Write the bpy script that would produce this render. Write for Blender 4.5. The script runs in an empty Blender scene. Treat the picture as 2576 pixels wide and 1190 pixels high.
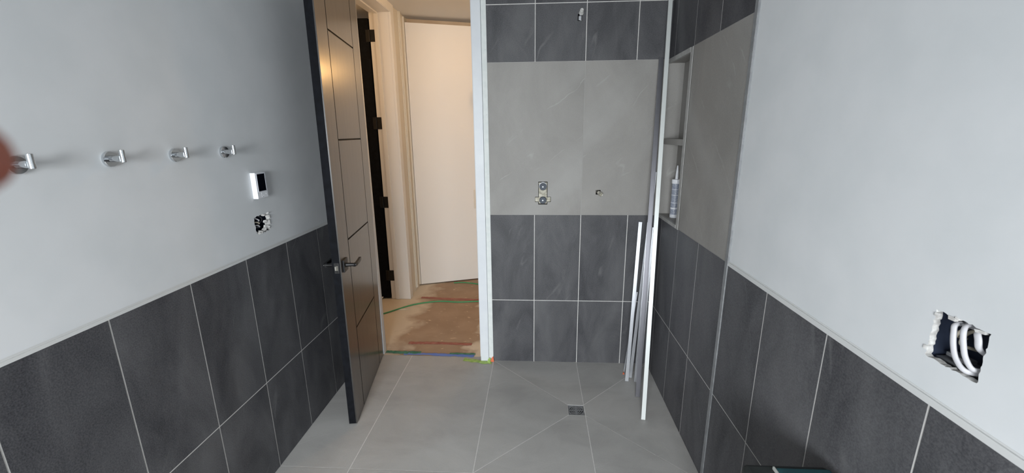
import bpy, bmesh, math, random
from mathutils import Vector, Matrix
random.seed(7)
S = bpy.context.scene
COL = S.collection
XL, XR, D = -1.2699, 0.7937, 2.7305      # left wall, right wall, back wall (m); camera over the origin
ZC, HZ = 2.70, 2.69                      # room and hall ceilings
YF = -1.90                               # wall behind the camera

# ------------------------------------------------------------------ camera
cd = bpy.data.cameras.new('camera'); cam = bpy.data.objects.new('camera', cd); COL.objects.link(cam)
yaw, pitch, roll = math.radians(3.3157), math.radians(13.8787), math.radians(-0.529)
fw = Vector((-math.sin(yaw)*math.cos(pitch), math.cos(yaw)*math.cos(pitch), -math.sin(pitch)))
rt = Vector((math.cos(yaw), math.sin(yaw), 0)); up = rt.cross(fw)
r2 = rt*math.cos(roll) + up*math.sin(roll); u2 = -rt*math.sin(roll) + up*math.cos(roll)
cam.matrix_world = Matrix(((r2.x, u2.x, -fw.x, 0), (r2.y, u2.y, -fw.y, 0), (r2.z, u2.z, -fw.z, 1.6074), (0, 0, 0, 1)))
cd.sensor_fit = 'HORIZONTAL'; cd.sensor_width = 36; cd.lens = 36*1053.29/2576
cd.clip_start = 0.01; cd.clip_end = 50
cd.dof.use_dof = True; cd.dof.focus_distance = 2.2; cd.dof.aperture_fstop = 7.5
S.camera = cam
S.view_settings.view_transform = 'Standard'; S.view_settings.look = 'None'
S.view_settings.exposure = 0.0; S.view_settings.gamma = 1; S.view_settings.use_curve_mapping = False

# ------------------------------------------------------------------ world and lights
w = bpy.data.worlds.new('sky'); S.world = w; w.use_nodes = True
w.node_tree.nodes['Background'].inputs[0].default_value = (0.80, 0.90, 1.0, 1)
w.node_tree.nodes['Background'].inputs[1].default_value = 2.0
WX0, WX1, WZ0, WZ1 = -1.12, 0.12, 0.85, 1.95      # the window behind the camera
def area(name, loc, rot, sx, sy, power, color):
    l = bpy.data.lights.new(name, 'AREA'); l.shape = 'RECTANGLE'; l.size = sx; l.size_y = sy; l.energy = power; l.color = color
    o = bpy.data.objects.new(name, l); COL.objects.link(o); o.location = loc; o.rotation_euler = rot; return o
area('window_daylight', ((WX0+WX1)/2, YF-0.10, (WZ0+WZ1)/2), (math.radians(58), 0, 0), WX1-WX0, WZ1-WZ0, 119, (0.95, 0.985, 1.0)).data.spread = math.radians(135)
def bulb(name, loc, power, color, radius=0.04):
    l = bpy.data.lights.new(name, 'POINT'); l.energy = power; l.color = color; l.shadow_soft_size = radius
    o = bpy.data.objects.new(name, l); COL.objects.link(o); o.location = loc; return o
WARM = (1.0, 0.62, 0.31)
LAMP = (-0.485, 4.08, 2.15)

# ------------------------------------------------------------------ materials
def mat(name, color, rough=0.5, metal=0.0, spec=0.5):
    m = bpy.data.materials.new(name); m.use_nodes = True; b = m.node_tree.nodes['Principled BSDF']
    b.inputs['Base Color'].default_value = (*color, 1); b.inputs['Roughness'].default_value = rough
    b.inputs['Metallic'].default_value = metal; b.inputs['Specular IOR Level'].default_value = spec
    return m
def stone(name, dark, light, rough, streak=(1, 1, 0.35), rot=(0, 0, 0), scale=3.0, grain=0.5, vein=0.0, veincol=(0.5, 0.5, 0.5), bump=0.15, spec=0.4, flat=False, vang=-0.8, gs=230):
    """cloudy fine-grained stone-look porcelain; every tile gets its own piece of the pattern through the face attribute tid"""
    m = mat(name, dark, rough, 0, spec); N = m.node_tree.nodes; L = m.node_tree.links; b = N['Principled BSDF']
    tc = N.new('ShaderNodeTexCoord'); at = N.new('ShaderNodeAttribute'); at.attribute_name = 'tid'
    sc = N.new('ShaderNodeVectorMath'); sc.operation = 'MULTIPLY'; sc.inputs[1].default_value = (7.3, 3.1, 5.7)
    L.new(at.outputs['Fac'], sc.inputs[0])
    mp = N.new('ShaderNodeMapping'); mp.inputs['Rotation'].default_value = rot; mp.inputs['Scale'].default_value = streak
    L.new(tc.outputs['Object'], mp.inputs[0])
    ad = N.new('ShaderNodeVectorMath'); L.new(mp.outputs[0], ad.inputs[0]); L.new(sc.outputs[0], ad.inputs[1])
    n1 = N.new('ShaderNodeTexNoise'); n1.inputs['Scale'].default_value = scale; n1.inputs['Detail'].default_value = 7; n1.inputs['Roughness'].default_value = 0.62; n1.inputs['Distortion'].default_value = 0.6
    L.new(ad.outputs[0], n1.inputs['Vector'])
    n2 = N.new('ShaderNodeTexNoise'); n2.inputs['Scale'].default_value = gs; n2.inputs['Detail'].default_value = 5; n2.inputs['Roughness'].default_value = 0.7
    L.new(tc.outputs['Object'], n2.inputs['Vector'])
    r1 = N.new('ShaderNodeMapRange'); r1.inputs['From Min'].default_value = 0.34; r1.inputs['From Max'].default_value = 0.66; L.new(n1.outputs['Fac'], r1.inputs[0])
    r2_ = N.new('ShaderNodeMapRange'); r2_.inputs['From Min'].default_value = 0.38; r2_.inputs['From Max'].default_value = 0.62; L.new(n2.outputs['Fac'], r2_.inputs[0])
    mx = N.new('ShaderNodeMix'); mx.data_type = 'FLOAT'; mx.inputs[0].default_value = grain; L.new(r1.outputs[0], mx.inputs[2]); L.new(r2_.outputs[0], mx.inputs[3])
    cm = N.new('ShaderNodeMix'); cm.data_type = 'RGBA'; cm.inputs[6].default_value = (*dark, 1); cm.inputs[7].default_value = (*light, 1)
    L.new(mx.outputs[0], cm.inputs[0]); last = cm.outputs[2]
    if vein:
        # long thin diagonal scratches: u along the wall, v up it
        sx = N.new('ShaderNodeSeparateXYZ'); L.new(tc.outputs['Object'], sx.inputs[0]); cb = N.new('ShaderNodeCombineXYZ')
        if flat: L.new(sx.outputs[0], cb.inputs[0]); L.new(sx.outputs[1], cb.inputs[1])
        else:
            sm = N.new('ShaderNodeMath'); L.new(sx.outputs[0], sm.inputs[0]); L.new(sx.outputs[1], sm.inputs[1]); L.new(sm.outputs[0], cb.inputs[0]); L.new(sx.outputs[2], cb.inputs[1])
        wn = N.new('ShaderNodeTexNoise'); wn.inputs['Scale'].default_value = 5; wn.inputs['Detail'].default_value = 5; L.new(cb.outputs[0], wn.inputs['Vector'])
        wa = N.new('ShaderNodeVectorMath'); wa.operation = 'MULTIPLY_ADD'; wa.inputs[1].default_value = (0.08, 0.08, 0); L.new(wn.outputs['Color'], wa.inputs[0]); L.new(cb.outputs[0], wa.inputs[2])
        m1 = N.new('ShaderNodeMapping'); m1.inputs['Rotation'].default_value = (0, 0, vang); L.new(wa.outputs[0], m1.inputs[0])
        m2 = N.new('ShaderNodeMapping'); m2.inputs['Scale'].default_value = (0.7, 5.0, 1); L.new(m1.outputs[0], m2.inputs[0])
        a2 = N.new('ShaderNodeVectorMath'); L.new(m2.outputs[0], a2.inputs[0]); L.new(sc.outputs[0], a2.inputs[1])
        n3 = N.new('ShaderNodeTexNoise'); n3.inputs['Scale'].default_value = 1.0; n3.inputs['Detail'].default_value = 2; n3.inputs['Roughness'].default_value = 0.4; L.new(a2.outputs[0], n3.inputs['Vector'])
        s1 = N.new('ShaderNodeMath'); s1.operation = 'SUBTRACT'; s1.inputs[1].default_value = 0.5; L.new(n3.outputs['Fac'], s1.inputs[0])
        s2 = N.new('ShaderNodeMath'); s2.operation = 'ABSOLUTE'; L.new(s1.outputs[0], s2.inputs[0])
        s3 = N.new('ShaderNodeMapRange'); s3.inputs['From Min'].default_value = 0.0; s3.inputs['From Max'].default_value = 0.012; s3.inputs['To Min'].default_value = vein; s3.inputs['To Max'].default_value = 0
        L.new(s2.outputs[0], s3.inputs[0])
        r5 = N.new('ShaderNodeMapRange'); r5.inputs['From Min'].default_value = 0.50; r5.inputs['From Max'].default_value = 0.66; L.new(wn.outputs['Fac'], r5.inputs[0])
        s4 = N.new('ShaderNodeMath'); s4.operation = 'MULTIPLY'; L.new(s3.outputs[0], s4.inputs[0]); L.new(r5.outputs[0], s4.inputs[1])
        # broad soft bands in the same direction
        r6 = N.new('ShaderNodeMapRange'); r6.inputs['From Min'].default_value = 0.5; r6.inputs['From Max'].default_value = 0.75; r6.inputs['To Max'].default_value = 0.30; L.new(n3.outputs['Fac'], r6.inputs[0])
        s5 = N.new('ShaderNodeMath'); s5.operation = 'MAXIMUM'; L.new(s4.outputs[0], s5.inputs[0]); L.new(r6.outputs[0], s5.inputs[1])
        c2 = N.new('ShaderNodeMix'); c2.data_type = 'RGBA'; c2.inputs[7].default_value = (*veincol, 1); L.new(s5.outputs[0], c2.inputs[0]); L.new(last, c2.inputs[6]); last = c2.outputs[2]
    L.new(last, b.inputs['Base Color'])
    rr = N.new('ShaderNodeMapRange'); rr.inputs['To Min'].default_value = rough-0.07; rr.inputs['To Max'].default_value = rough+0.10; L.new(n1.outputs['Fac'], rr.inputs[0]); L.new(rr.outputs[0], b.inputs['Roughness'])
    bp = N.new('ShaderNodeBump'); bp.inputs['Strength'].default_value = bump; bp.inputs['Distance'].default_value = 0.002; L.new(mx.outputs[0], bp.inputs['Height']); L.new(bp.outputs[0], b.inputs['Normal'])
    return m
def noisy(name, c1, c2, rough, scale, metal=0, spec=0.5, bump=0.05, detail=3, lo=0.35, hi=0.65, stretch=(1, 1, 1)):
    m = mat(name, c1, rough, metal, spec); N = m.node_tree.nodes; L = m.node_tree.links; b = N['Principled BSDF']
    tc = N.new('ShaderNodeTexCoord'); mp = N.new('ShaderNodeMapping'); mp.inputs['Scale'].default_value = stretch; L.new(tc.outputs['Object'], mp.inputs[0])
    n = N.new('ShaderNodeTexNoise'); n.inputs['Scale'].default_value = scale; n.inputs['Detail'].default_value = detail; L.new(mp.outputs[0], n.inputs['Vector'])
    r = N.new('ShaderNodeMapRange'); r.inputs['From Min'].default_value = lo; r.inputs['From Max'].default_value = hi; L.new(n.outputs['Fac'], r.inputs[0])
    c = N.new('ShaderNodeMix'); c.data_type = 'RGBA'; c.inputs[6].default_value = (*c1, 1); c.inputs[7].default_value = (*c2, 1); L.new(r.outputs[0], c.inputs[0]); L.new(c.outputs[2], b.inputs['Base Color'])
    if bump:
        bp = N.new('ShaderNodeBump'); bp.inputs['Strength'].default_value = bump; bp.inputs['Distance'].default_value = 0.002; L.new(n.outputs['Fac'], bp.inputs['Height']); L.new(bp.outputs[0], b.inputs['Normal'])
    return m
M = {}
M['plaster'] = noisy('matt white wall paint', (0.65, 0.675, 0.695), (0.69, 0.71, 0.73), 0.62, 6, spec=0.25, bump=0.0)
M['ceiling'] = mat('ceiling paint', (0.75, 0.75, 0.74), 0.8, spec=0.2)
M['dark'] = stone('charcoal porcelain', (0.023, 0.024, 0.030), (0.122, 0.122, 0.130), 0.50, streak=(1.3, 1.3, 0.55), scale=4.0, grain=0.46, vein=0.55, veincol=(0.17, 0.17, 0.175), vang=-1.15)
M['grey'] = stone('grey porcelain wall', (0.240, 0.232, 0.220), (0.340, 0.330, 0.315), 0.55, streak=(1.0, 1.0, 0.6), rot=(0.0, 0.75, 0.0), scale=2.6, grain=0.30, vein=0.7, veincol=(0.42, 0.42, 0.41))
M['floor'] = stone('grey porcelain floor', (0.315, 0.309, 0.300), (0.445, 0.437, 0.425), 0.50, streak=(0.8, 1.5, 1), rot=(0, 0, 0.5), scale=2.6, grain=0.30, vein=0.7, veincol=(0.42, 0.42, 0.41), flat=True, vang=-0.6)
M['grout'] = noisy('pale grout', (0.60, 0.59, 0.575), (0.68, 0.67, 0.65), 0.9, 60, spec=0.1, bump=0)
M['grout_grey'] = mat('grey grout', (0.36, 0.355, 0.345), 0.9, spec=0.1)
M['cap'] = mat('satin pale edge trim', (0.62, 0.63, 0.63), 0.45, 0.0, 0.4)
M['alu'] = noisy('brushed aluminium edge', (0.24, 0.25, 0.26), (0.30, 0.31, 0.32), 0.5, 40, 0.25, bump=0.0)
M['chrome'] = mat('chrome', (0.66, 0.68, 0.70), 0.09, 1.0)
M['rail'] = mat('bright anodised aluminium', (0.66, 0.68, 0.72), 0.26, 0.9)
M['raildull'] = mat('dull lavender-grey aluminium', (0.24, 0.24, 0.265), 0.32, 0.9)
M['railsatin'] = mat('satin white-metal profile', (0.86, 0.90, 0.89), 0.30, 0.45)
M['trim'] = noisy('white primed trim', (0.66, 0.69, 0.73), (0.70, 0.73, 0.76), 0.45, 9, bump=0.0)
M['hall'] = mat('hall wall paint', (0.74, 0.70, 0.62), 0.7, spec=0.2)
M['hallceil'] = mat('hall ceiling paint', (0.78, 0.76, 0.72), 0.8, spec=0.2)
M['halltrim'] = mat('hall white trim', (0.82, 0.80, 0.77), 0.45)
M['wood'] = noisy('dark stained door veneer', (0.020, 0.018, 0.017), (0.034, 0.030, 0.026), 0.34, 9, stretch=(3, 3, 0.35), bump=0.03, spec=0.55)
M['wood'].node_tree.nodes['Principled BSDF'].inputs['Coat Weight'].default_value = 0.6
M['wood'].node_tree.nodes['Principled BSDF'].inputs['Coat Roughness'].default_value = 0.21
M['edge'] = noisy('black painted door edge', (0.005, 0.0055, 0.007), (0.008, 0.009, 0.012), 0.7, 30, bump=0.0, spec=0.08)
M['groove'] = mat('door groove', (0.006, 0.005, 0.005), 0.7)
M['black'] = mat('matt black metal', (0.012, 0.012, 0.013), 0.38, 0.3)
M['hole'] = mat('dark cavity', (0.012, 0.013, 0.017), 0.9, spec=0.1)
M['gypsum'] = noisy('torn plasterboard', (0.42, 0.41, 0.40), (0.68, 0.68, 0.67), 0.9, 90, spec=0.1)
M['navy'] = noisy('navy plastic box', (0.014, 0.020, 0.040), (0.03, 0.04, 0.07), 0.5, 20, bump=0.0)
M['cable'] = mat('white cable sheath', (0.56, 0.56, 0.59), 0.5)
M['cablebeige'] = mat('beige wire', (0.52, 0.47, 0.38), 0.5)
M['cabledark'] = mat('black wire', (0.02, 0.02, 0.025), 0.45)
M['galv'] = mat('galvanised steel', (0.42, 0.43, 0.45), 0.4, 0.8)
M['brass'] = noisy('rough cast brass', (0.30, 0.28, 0.22), (0.58, 0.56, 0.48), 0.6, 45, 0.2, bump=0.3)
M['capgrey'] = mat('slate grey plastic', (0.095, 0.108, 0.130), 0.6, spec=0.2)
M['nickel'] = mat('dull nickel', (0.60, 0.58, 0.52), 0.32, 0.75)
M['ptfe'] = mat('white thread tape', (0.62, 0.62, 0.60), 0.6)
M['white'] = mat('white plastic', (0.80, 0.82, 0.86), 0.35)
M['lightgrey'] = mat('pale grey plastic', (0.55, 0.57, 0.62), 0.4)
M['screen'] = mat('black screen', (0.003, 0.004, 0.007), 0.12)
M['steel'] = mat('dark steel grate', (0.30, 0.305, 0.315), 0.4, 0.5)
M['bluet'] = mat('blue masking tape', (0.13, 0.21, 0.55), 0.7)
M['greent'] = noisy('green masking tape', (0.04, 0.16, 0.10), (0.09, 0.26, 0.17), 0.7, 30, bump=0)
M['limet'] = noisy('lime masking tape', (0.26, 0.42, 0.10), (0.42, 0.56, 0.17), 0.7, 40, bump=0)
M['redt'] = noisy('red tape', (0.27, 0.075, 0.055), (0.40, 0.17, 0.13), 0.7, 18, bump=0, stretch=(1, 4, 1))
M['orange'] = mat('orange membrane', (0.70, 0.16, 0.07), 0.7)
M['hose'] = mat('green cord', (0.05, 0.30, 0.12), 0.5)
M['teal'] = noisy('teal plastic', (0.008, 0.045, 0.055), (0.012, 0.065, 0.075), 0.5, 25, bump=0)
M['blackp'] = noisy('black plastic', (0.010, 0.013, 0.013), (0.02, 0.024, 0.024), 0.55, 20)
M['palegrey'] = mat('pale grey edging', (0.40, 0.41, 0.39), 0.5)
M['skin'] = noisy('skin', (0.26, 0.075, 0.05), (0.36, 0.13, 0.08), 0.5, 40, bump=0.1)
M['skin'].node_tree.nodes['Principled BSDF'].inputs['Subsurface Weight'].default_value = 0.25
M['skin'].node_tree.nodes['Principled BSDF'].inputs['Subsurface Radius'].default_value = (0.008, 0.003, 0.002)
M['skin'].node_tree.nodes['Principled BSDF'].inputs['Subsurface Scale'].default_value = 0.5
M['nail'] = mat('fingernail', (0.65, 0.38, 0.32), 0.3)
M['lampglass'] = mat('lit lamp glass', (1, 0.8, 0.6), 0.4)
b_ = M['lampglass'].node_tree.nodes['Principled BSDF']; b_.inputs['Emission Color'].default_value = (*WARM, 1); b_.inputs['Emission Strength'].default_value = 14
# builder's paper on the hall floor: tan, with pale plaster dust in irregular patches
def paper():
    m = noisy('tan floor paper', (0.34, 0.24, 0.165), (0.40, 0.29, 0.205), 0.75, 5, spec=0.25, bump=0.0, detail=8)
    N = m.node_tree.nodes; L = m.node_tree.links; b = N['Principled BSDF']; base = b.inputs['Base Color'].links[0].from_socket
    tc = N.new('ShaderNodeTexCoord'); n = N.new('ShaderNodeTexNoise'); n.inputs['Scale'].default_value = 26; n.inputs['Detail'].default_value = 3; n.inputs['Distortion'].default_value = 0.5
    mp = N.new('ShaderNodeMapping'); mp.inputs['Scale'].default_value = (0.6, 1.4, 1); L.new(tc.outputs['Object'], mp.inputs[0]); L.new(mp.outputs[0], n.inputs['Vector'])
    r = N.new('ShaderNodeMapRange'); r.inputs['From Min'].default_value = 0.66; r.inputs['From Max'].default_value = 0.72; L.new(n.outputs['Fac'], r.inputs[0])
    c = N.new('ShaderNodeMix'); c.data_type = 'RGBA'; c.inputs[7].default_value = (0.66, 0.50, 0.34, 1); L.new(base, c.inputs[6]); L.new(r.outputs[0], c.inputs[0])
    # plaster overspray along the skirting: face attribute 'tid' is not used here, distance to walls is
    sx = N.new('ShaderNodeSeparateXYZ'); L.new(tc.outputs['Object'], sx.inputs[0])
    nn = N.new('ShaderNodeTexNoise'); nn.inputs['Scale'].default_value = 5; nn.inputs['Detail'].default_value = 4; L.new(tc.outputs['Object'], nn.inputs['Vector'])
    def edge(sock, at, sign, wd):
        a = N.new('ShaderNodeMath'); a.operation = 'SUBTRACT'; L.new(sock, a.inputs[0]); a.inputs[1].default_value = at
        k = N.new('ShaderNodeMath'); k.operation = 'MULTIPLY'; k.inputs[1].default_value = sign; L.new(a.outputs[0], k.inputs[0])
        q = N.new('ShaderNodeMath'); q.operation = 'MULTIPLY_ADD'; q.inputs[1].default_value = 0.5; L.new(nn.outputs['Fac'], q.inputs[0]); L.new(k.outputs[0], q.inputs[2])
        f = N.new('ShaderNodeMapRange'); f.inputs['From Min'].default_value = 0.25+wd; f.inputs['From Max'].default_value = 0.25; L.new(q.outputs[0], f.inputs[0]); return f.outputs[0]
    e1 = edge(sx.outputs[0], -1.16, 1, 0.16)
    e2 = edge(sx.outputs[0], -0.42, -1, 0.08)
    mxm = N.new('ShaderNodeMath'); mxm.operation = 'MAXIMUM'; L.new(e1, mxm.inputs[0]); L.new(e2, mxm.inputs[1])
    ml = N.new('ShaderNodeMath'); ml.operation = 'MULTIPLY'; ml.inputs[1].default_value = 0.8; L.new(mxm.outputs[0], ml.inputs[0])
    c2 = N.new('ShaderNodeMix'); c2.data_type = 'RGBA'; c2.inputs[7].default_value = (0.74, 0.66, 0.54, 1); L.new(c.outputs[2], c2.inputs[6]); L.new(ml.outputs[0], c2.inputs[0])
    L.new(c2.outputs[2], b.inputs['Base Color']); return m
M['paper'] = paper()

# ------------------------------------------------------------------ mesh helpers
class MB:
    def __init__(s): s.v = []; s.f = []; s.m = []; s.t = []
    def face(s, pts, m=0, t=0.0):
        i = len(s.v); s.v += [tuple(p) for p in pts]; s.f.append(tuple(range(i, i+len(pts)))); s.m.append(m); s.t.append(t)
    def idx(s, vs, fs, m=0):
        i = len(s.v); s.v += [tuple(p) for p in vs]
        for f in fs: s.f.append(tuple(i+k for k in f)); s.m.append(m); s.t.append(0.0)
    def box(s, x0, x1, y0, y1, z0, z1, m=0, skip=()):
        v = [(x0, y0, z0), (x1, y0, z0), (x1, y1, z0), (x0, y1, z0), (x0, y0, z1), (x1, y0, z1), (x1, y1, z1), (x0, y1, z1)]
        F = {'-z': (0, 3, 2, 1), '+z': (4, 5, 6, 7), '-y': (0, 1, 5, 4), '+x': (1, 2, 6, 5), '+y': (2, 3, 7, 6), '-x': (3, 0, 4, 7)}
        s.idx(v, [f for k, f in F.items() if k not in skip], m)
    def lathe(s, prof, o=(0, 0, 0), ax=(0, 0, 1), n=24, m=0, caps=True):
        ax = Vector(ax).normalized(); a = ax.orthogonal().normalized(); b = ax.cross(a); o = Vector(o); vs = []; fs = []
        for r, h in prof:
            for k in range(n):
                q = 2*math.pi*k/n; vs.append(o+ax*h+(a*math.cos(q)+b*math.sin(q))*r)
        for j in range(len(prof)-1):
            for k in range(n): k2 = (k+1) % n; fs.append((j*n+k, j*n+k2, (j+1)*n+k2, (j+1)*n+k))
        if caps: fs.append(tuple(reversed(range(n)))); fs.append(tuple((len(prof)-1)*n+k for k in range(n)))
        s.idx(vs, fs, m)
    def sweep(s, prof, pts, upv=(0, 0, 1), m=0, caps=True):
        """closed 2-D profile [(a,b)] carried along pts"""
        P = [Vector(p) for p in pts]; vs = []; fs = []; n = len(prof); U = Vector(upv)
        for i, p in enumerate(P):
            t = (P[min(i+1, len(P)-1)]-P[max(i-1, 0)]).normalized(); side = t.cross(U)
            if side.length < 1e-4: side = t.orthogonal()
            side.normalize(); nn = side.cross(t).normalized()
            for a, b in prof: vs.append(p+side*a+nn*b)
        for i in range(len(P)-1):
            for k in range(n): k2 = (k+1) % n; fs.append((i*n+k, i*n+k2, (i+1)*n+k2, (i+1)*n+k))
        if caps: fs.append(tuple(reversed(range(n)))); fs.append(tuple((len(P)-1)*n+k for k in range(n)))
        s.idx(vs, fs, m)
    def tube(s, pts, r, n=10, m=0): s.sweep([(r*math.cos(2*math.pi*k/n), r*math.sin(2*math.pi*k/n)) for k in range(n)], pts, (0.13, 0.21, 0.97), m)
    def build(s, name, mats, parent=None, smooth=False, bevel=0, recalc=True, loc=None):
        me = bpy.data.meshes.new(name); me.from_pydata(s.v, [], s.f)
        mats = mats if isinstance(mats, (list, tuple)) else [mats]
        for m_ in mats: me.materials.append(M[m_] if isinstance(m_, str) else m_)
        me.polygons.foreach_set('material_index', s.m)
        a = me.attributes.new('tid', 'FLOAT', 'FACE'); a.data.foreach_set('value', s.t)
        if recalc:
            bm = bmesh.new(); bm.from_mesh(me); bmesh.ops.recalc_face_normals(bm, faces=bm.faces); bm.to_mesh(me); bm.free()
        if smooth:
            me.polygons.foreach_set('use_smooth', [True]*len(me.polygons)); me.set_sharp_from_angle(angle=math.radians(38))
        me.update(); o = bpy.data.objects.new(name, me); COL.objects.link(o)
        if parent is not None: o.parent = parent
        if loc is not None: o.location = loc
        if bevel:
            b = o.modifiers.new('bevel', 'BEVEL'); b.width = bevel; b.segments = 2; b.limit_method = 'ANGLE'
        return o
def tag(o, label, cat, group=None, kind=None):
    o['label'] = label; o['category'] = cat
    if group: o['group'] = group
    if kind: o['kind'] = kind
    return o
def empty(name, loc=(0, 0, 0), rot=(0, 0, 0)):
    o = bpy.data.objects.new(name, None); COL.objects.link(o); o.location = loc; o.rotation_euler = rot; o.empty_display_size = 0.05; return o
def struct(o, label, cat): return tag(o, label, cat, kind='structure')
def bez(pts, n=10):
    """Catmull-Rom through pts"""
    P = [Vector(p) for p in pts]; P = [P[0]*2-P[1]]+P+[P[-1]*2-P[-2]]; out = []
    for i in range(1, len(P)-2):
        for k in range(n):
            t = k/n; a, b, c, d = P[i-1:i+3]
            out.append(0.5*((2*b)+(c-a)*t+(2*a-5*b+4*c-d)*t*t+(3*b-a-3*c+d)*t**3))
    out.append(P[-2]); return out
def minus(rects, holes):
    for h in holes:
        out = []
        for (a0, a1, b0, b1) in rects:
            c0, c1, d0, d1 = max(a0, h[0]), min(a1, h[1]), max(b0, h[2]), min(b1, h[3])
            if c0 >= c1 or d0 >= d1: out.append((a0, a1, b0, b1)); continue
            if a0 < c0: out.append((a0, c0, b0, b1))
            if c1 < a1: out.append((c1, a1, b0, b1))
            if b0 < d0: out.append((c0, c1, b0, d0))
            if d1 < b1: out.append((c0, c1, d1, b1))
        rects = out
    return rects
TID = [0]
def sheet(mb, P, rects, m, t=0.0, off=0.0, holes=()):
    for (a0, a1, b0, b1) in minus(rects, holes): mb.face([P(a0, b0, off), P(a1, b0, off), P(a1, b1, off), P(a0, b1, off)], m, t)
def tiles(mb, P, ac, bc, mt, mg, holes=(), gap=0.0046, e0=0, e1=0):
    """P(a, b, depth) -> point; a grid of tile faces with joints, the joint bed 1.2 mm behind them"""
    A0, A1, B0, B1 = ac[0], ac[-1], bc[0], bc[-1]
    sheet(mb, P, [(A0, A1, B0, B1)], mg, 0, 0.0012, holes)
    for i in range(len(ac)-1):
        for j in range(len(bc)-1):
            TID[0] += 1; g = gap/2
            r = (ac[i]+(g if i else 0), ac[i+1]-(g if i < len(ac)-2 else 0), bc[j]+(g if j else 0.001), bc[j+1]-(g if j < len(bc)-2 else 0))
            sheet(mb, P, [r], mt, TID[0]*1.37 % 17, 0, holes)
def ragged(mb, P, rect, inner, m, amp, n=9, off=0.0, depth=0.012, mm=1):
    """fills between the rectangle and a torn inner opening, with a board edge going in"""
    a0, a1, b0, b1 = rect; c0, c1, d0, d1 = inner
    def ring(x0, x1, y0, y1, j):
        q = []
        for k in range(n): q.append((x0+(x1-x0)*k/n, y0))
        for k in range(n): q.append((x1, y0+(y1-y0)*k/n))
        for k in range(n): q.append((x1-(x1-x0)*k/n, y1))
        for k in range(n): q.append((x0, y1-(y1-y0)*k/n))
        return [(x+random.uniform(-j, j), y+random.uniform(-j, j)) for x, y in q]
    o = ring(a0, a1, b0, b1, 0); i = ring(c0, c1, d0, d1, amp); N_ = len(o)
    for k in range(N_):
        k2 = (k+1) % N_
        mb.face([P(*o[k], off), P(*o[k2], off), P(*i[k2], off), P(*i[k], off)], m)
        mb.face([P(*i[k], off), P(*i[k2], off), P(*i[k2], off+depth), P(*i[k], off+depth)], mm)

# plane mappings: depth goes INTO the wall
PL = lambda a, b, d=0: (XL-d, a, b)
PR = lambda a, b, d=0: (XR+d, a, b)
PB = lambda a, b, d=0: (a, D+d, b)
PF = lambda a, b, d=0: (a, b, -d)
T = 0.305
Z1, Z2, Z3, Z4 = 1.077, 0.4665, 2.0262, 2.348

# ------------------------------------------------------------------ floor
X1, X2, X3, YG = -0.9150, -0.3000, 0.2960, 1.690
mb = MB()
DR = (0.1990, 0.2935, 2.146, 2.241)       # drain
fx = [XL, X1, X2, 0.31, XR]
# tiles outside the shower square
for (a0, a1) in ((XL, X1), (X1, X2)):
    for (b0, b1) in ((YG-1.22, YG), (YG, D+0.05)):
        TID[0] += 1; sheet(mb, PF, [(a0+(0.002 if a0 > XL else 0), a1-0.002, b0+0.002, b1-0.002)], 0, TID[0]*1.37 % 17)
for (a0, a1) in ((XL, X1), (X1, X2), (X2, X3), (X3, XR)):
    for (b0, b1) in ((YF, YG-1.22),) + (((YG-1.22, YG),) if a0 >= X2-0.01 else ()):
        TID[0] += 1; sheet(mb, PF, [(a0+0.002, a1-0.002, b0+0.002, b1-0.002)], 0, TID[0]*1.37 % 17)
# shower square: cut along the diagonals to the drain and along the joint past it
def clip(poly, n, c):
    out = []
    for i in range(len(poly)):
        p, q = poly[i], poly[(i+1) % len(poly)]; dp = p[0]*n[0]+p[1]*n[1]-c; dq = q[0]*n[0]+q[1]*n[1]-c
        if dp >= 0: out.append(p)
        if (dp >= 0) != (dq >= 0): t = dp/(dp-dq); out.append((p[0]+(q[0]-p[0])*t, p[1]+(q[1]-p[1])*t))
    return out
def shrink(poly, g):
    cx = sum(p[0] for p in poly)/len(poly); cy = sum(p[1] for p in poly)/len(poly); src = poly
    for i in range(len(src)):
        p, q = src[i], src[(i+1) % len(src)]; nx, ny = -(q[1]-p[1]), q[0]-p[0]; l = math.hypot(nx, ny)
        if l < 1e-6: continue
        nx /= l; ny /= l
        if (cx-p[0])*nx+(cy-p[1])*ny < 0: nx, ny = -nx, -ny
        poly = clip(poly, (nx, ny), p[0]*nx+p[1]*ny+g)
    return poly
c00, c10, c11, c01 = (X2, YG), (XR, YG), (XR, D), (X2, D)
d00, d10, d11, d01 = (DR[0], DR[2]), (DR[1], DR[2]), (DR[1], DR[3]), (DR[0], DR[3])
for quad in ((c00, c10, d10, d00), (c10, c11, d11, d10), (c11, c01, d01, d11), (c01, c00, d00, d01)):
    for side in (1, -1):
        p = clip(list(quad), (side, 0), side*X3)
        if len(p) < 3: continue
        p = shrink(p, 0.002)
        if len(p) >= 3: TID[0] += 1; mb.face([PF(a, b) for a, b in p], 0, TID[0]*1.37 % 17)
sheet(mb, PF, [(XL, XR, YF, D+0.05)], 1, 0, 0.0012, [DR])
for (a, b) in ((d00, d10), (d10, d11), (d11, d01), (d01, d00)):
    mb.face([PF(*a, 0), PF(*b, 0), PF(*b, 0.03), PF(*a, 0.03)], 1)
mb.box(XL-0.1, XR+0.14, YF-0.12, D+0.05, -0.12, -0.035, 1)
struct(mb.build('floor', ['floor', 'grout'], recalc=False), 'grey stone-look tiled bathroom floor with pale joints fanning out from a drain', 'floor')

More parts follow.
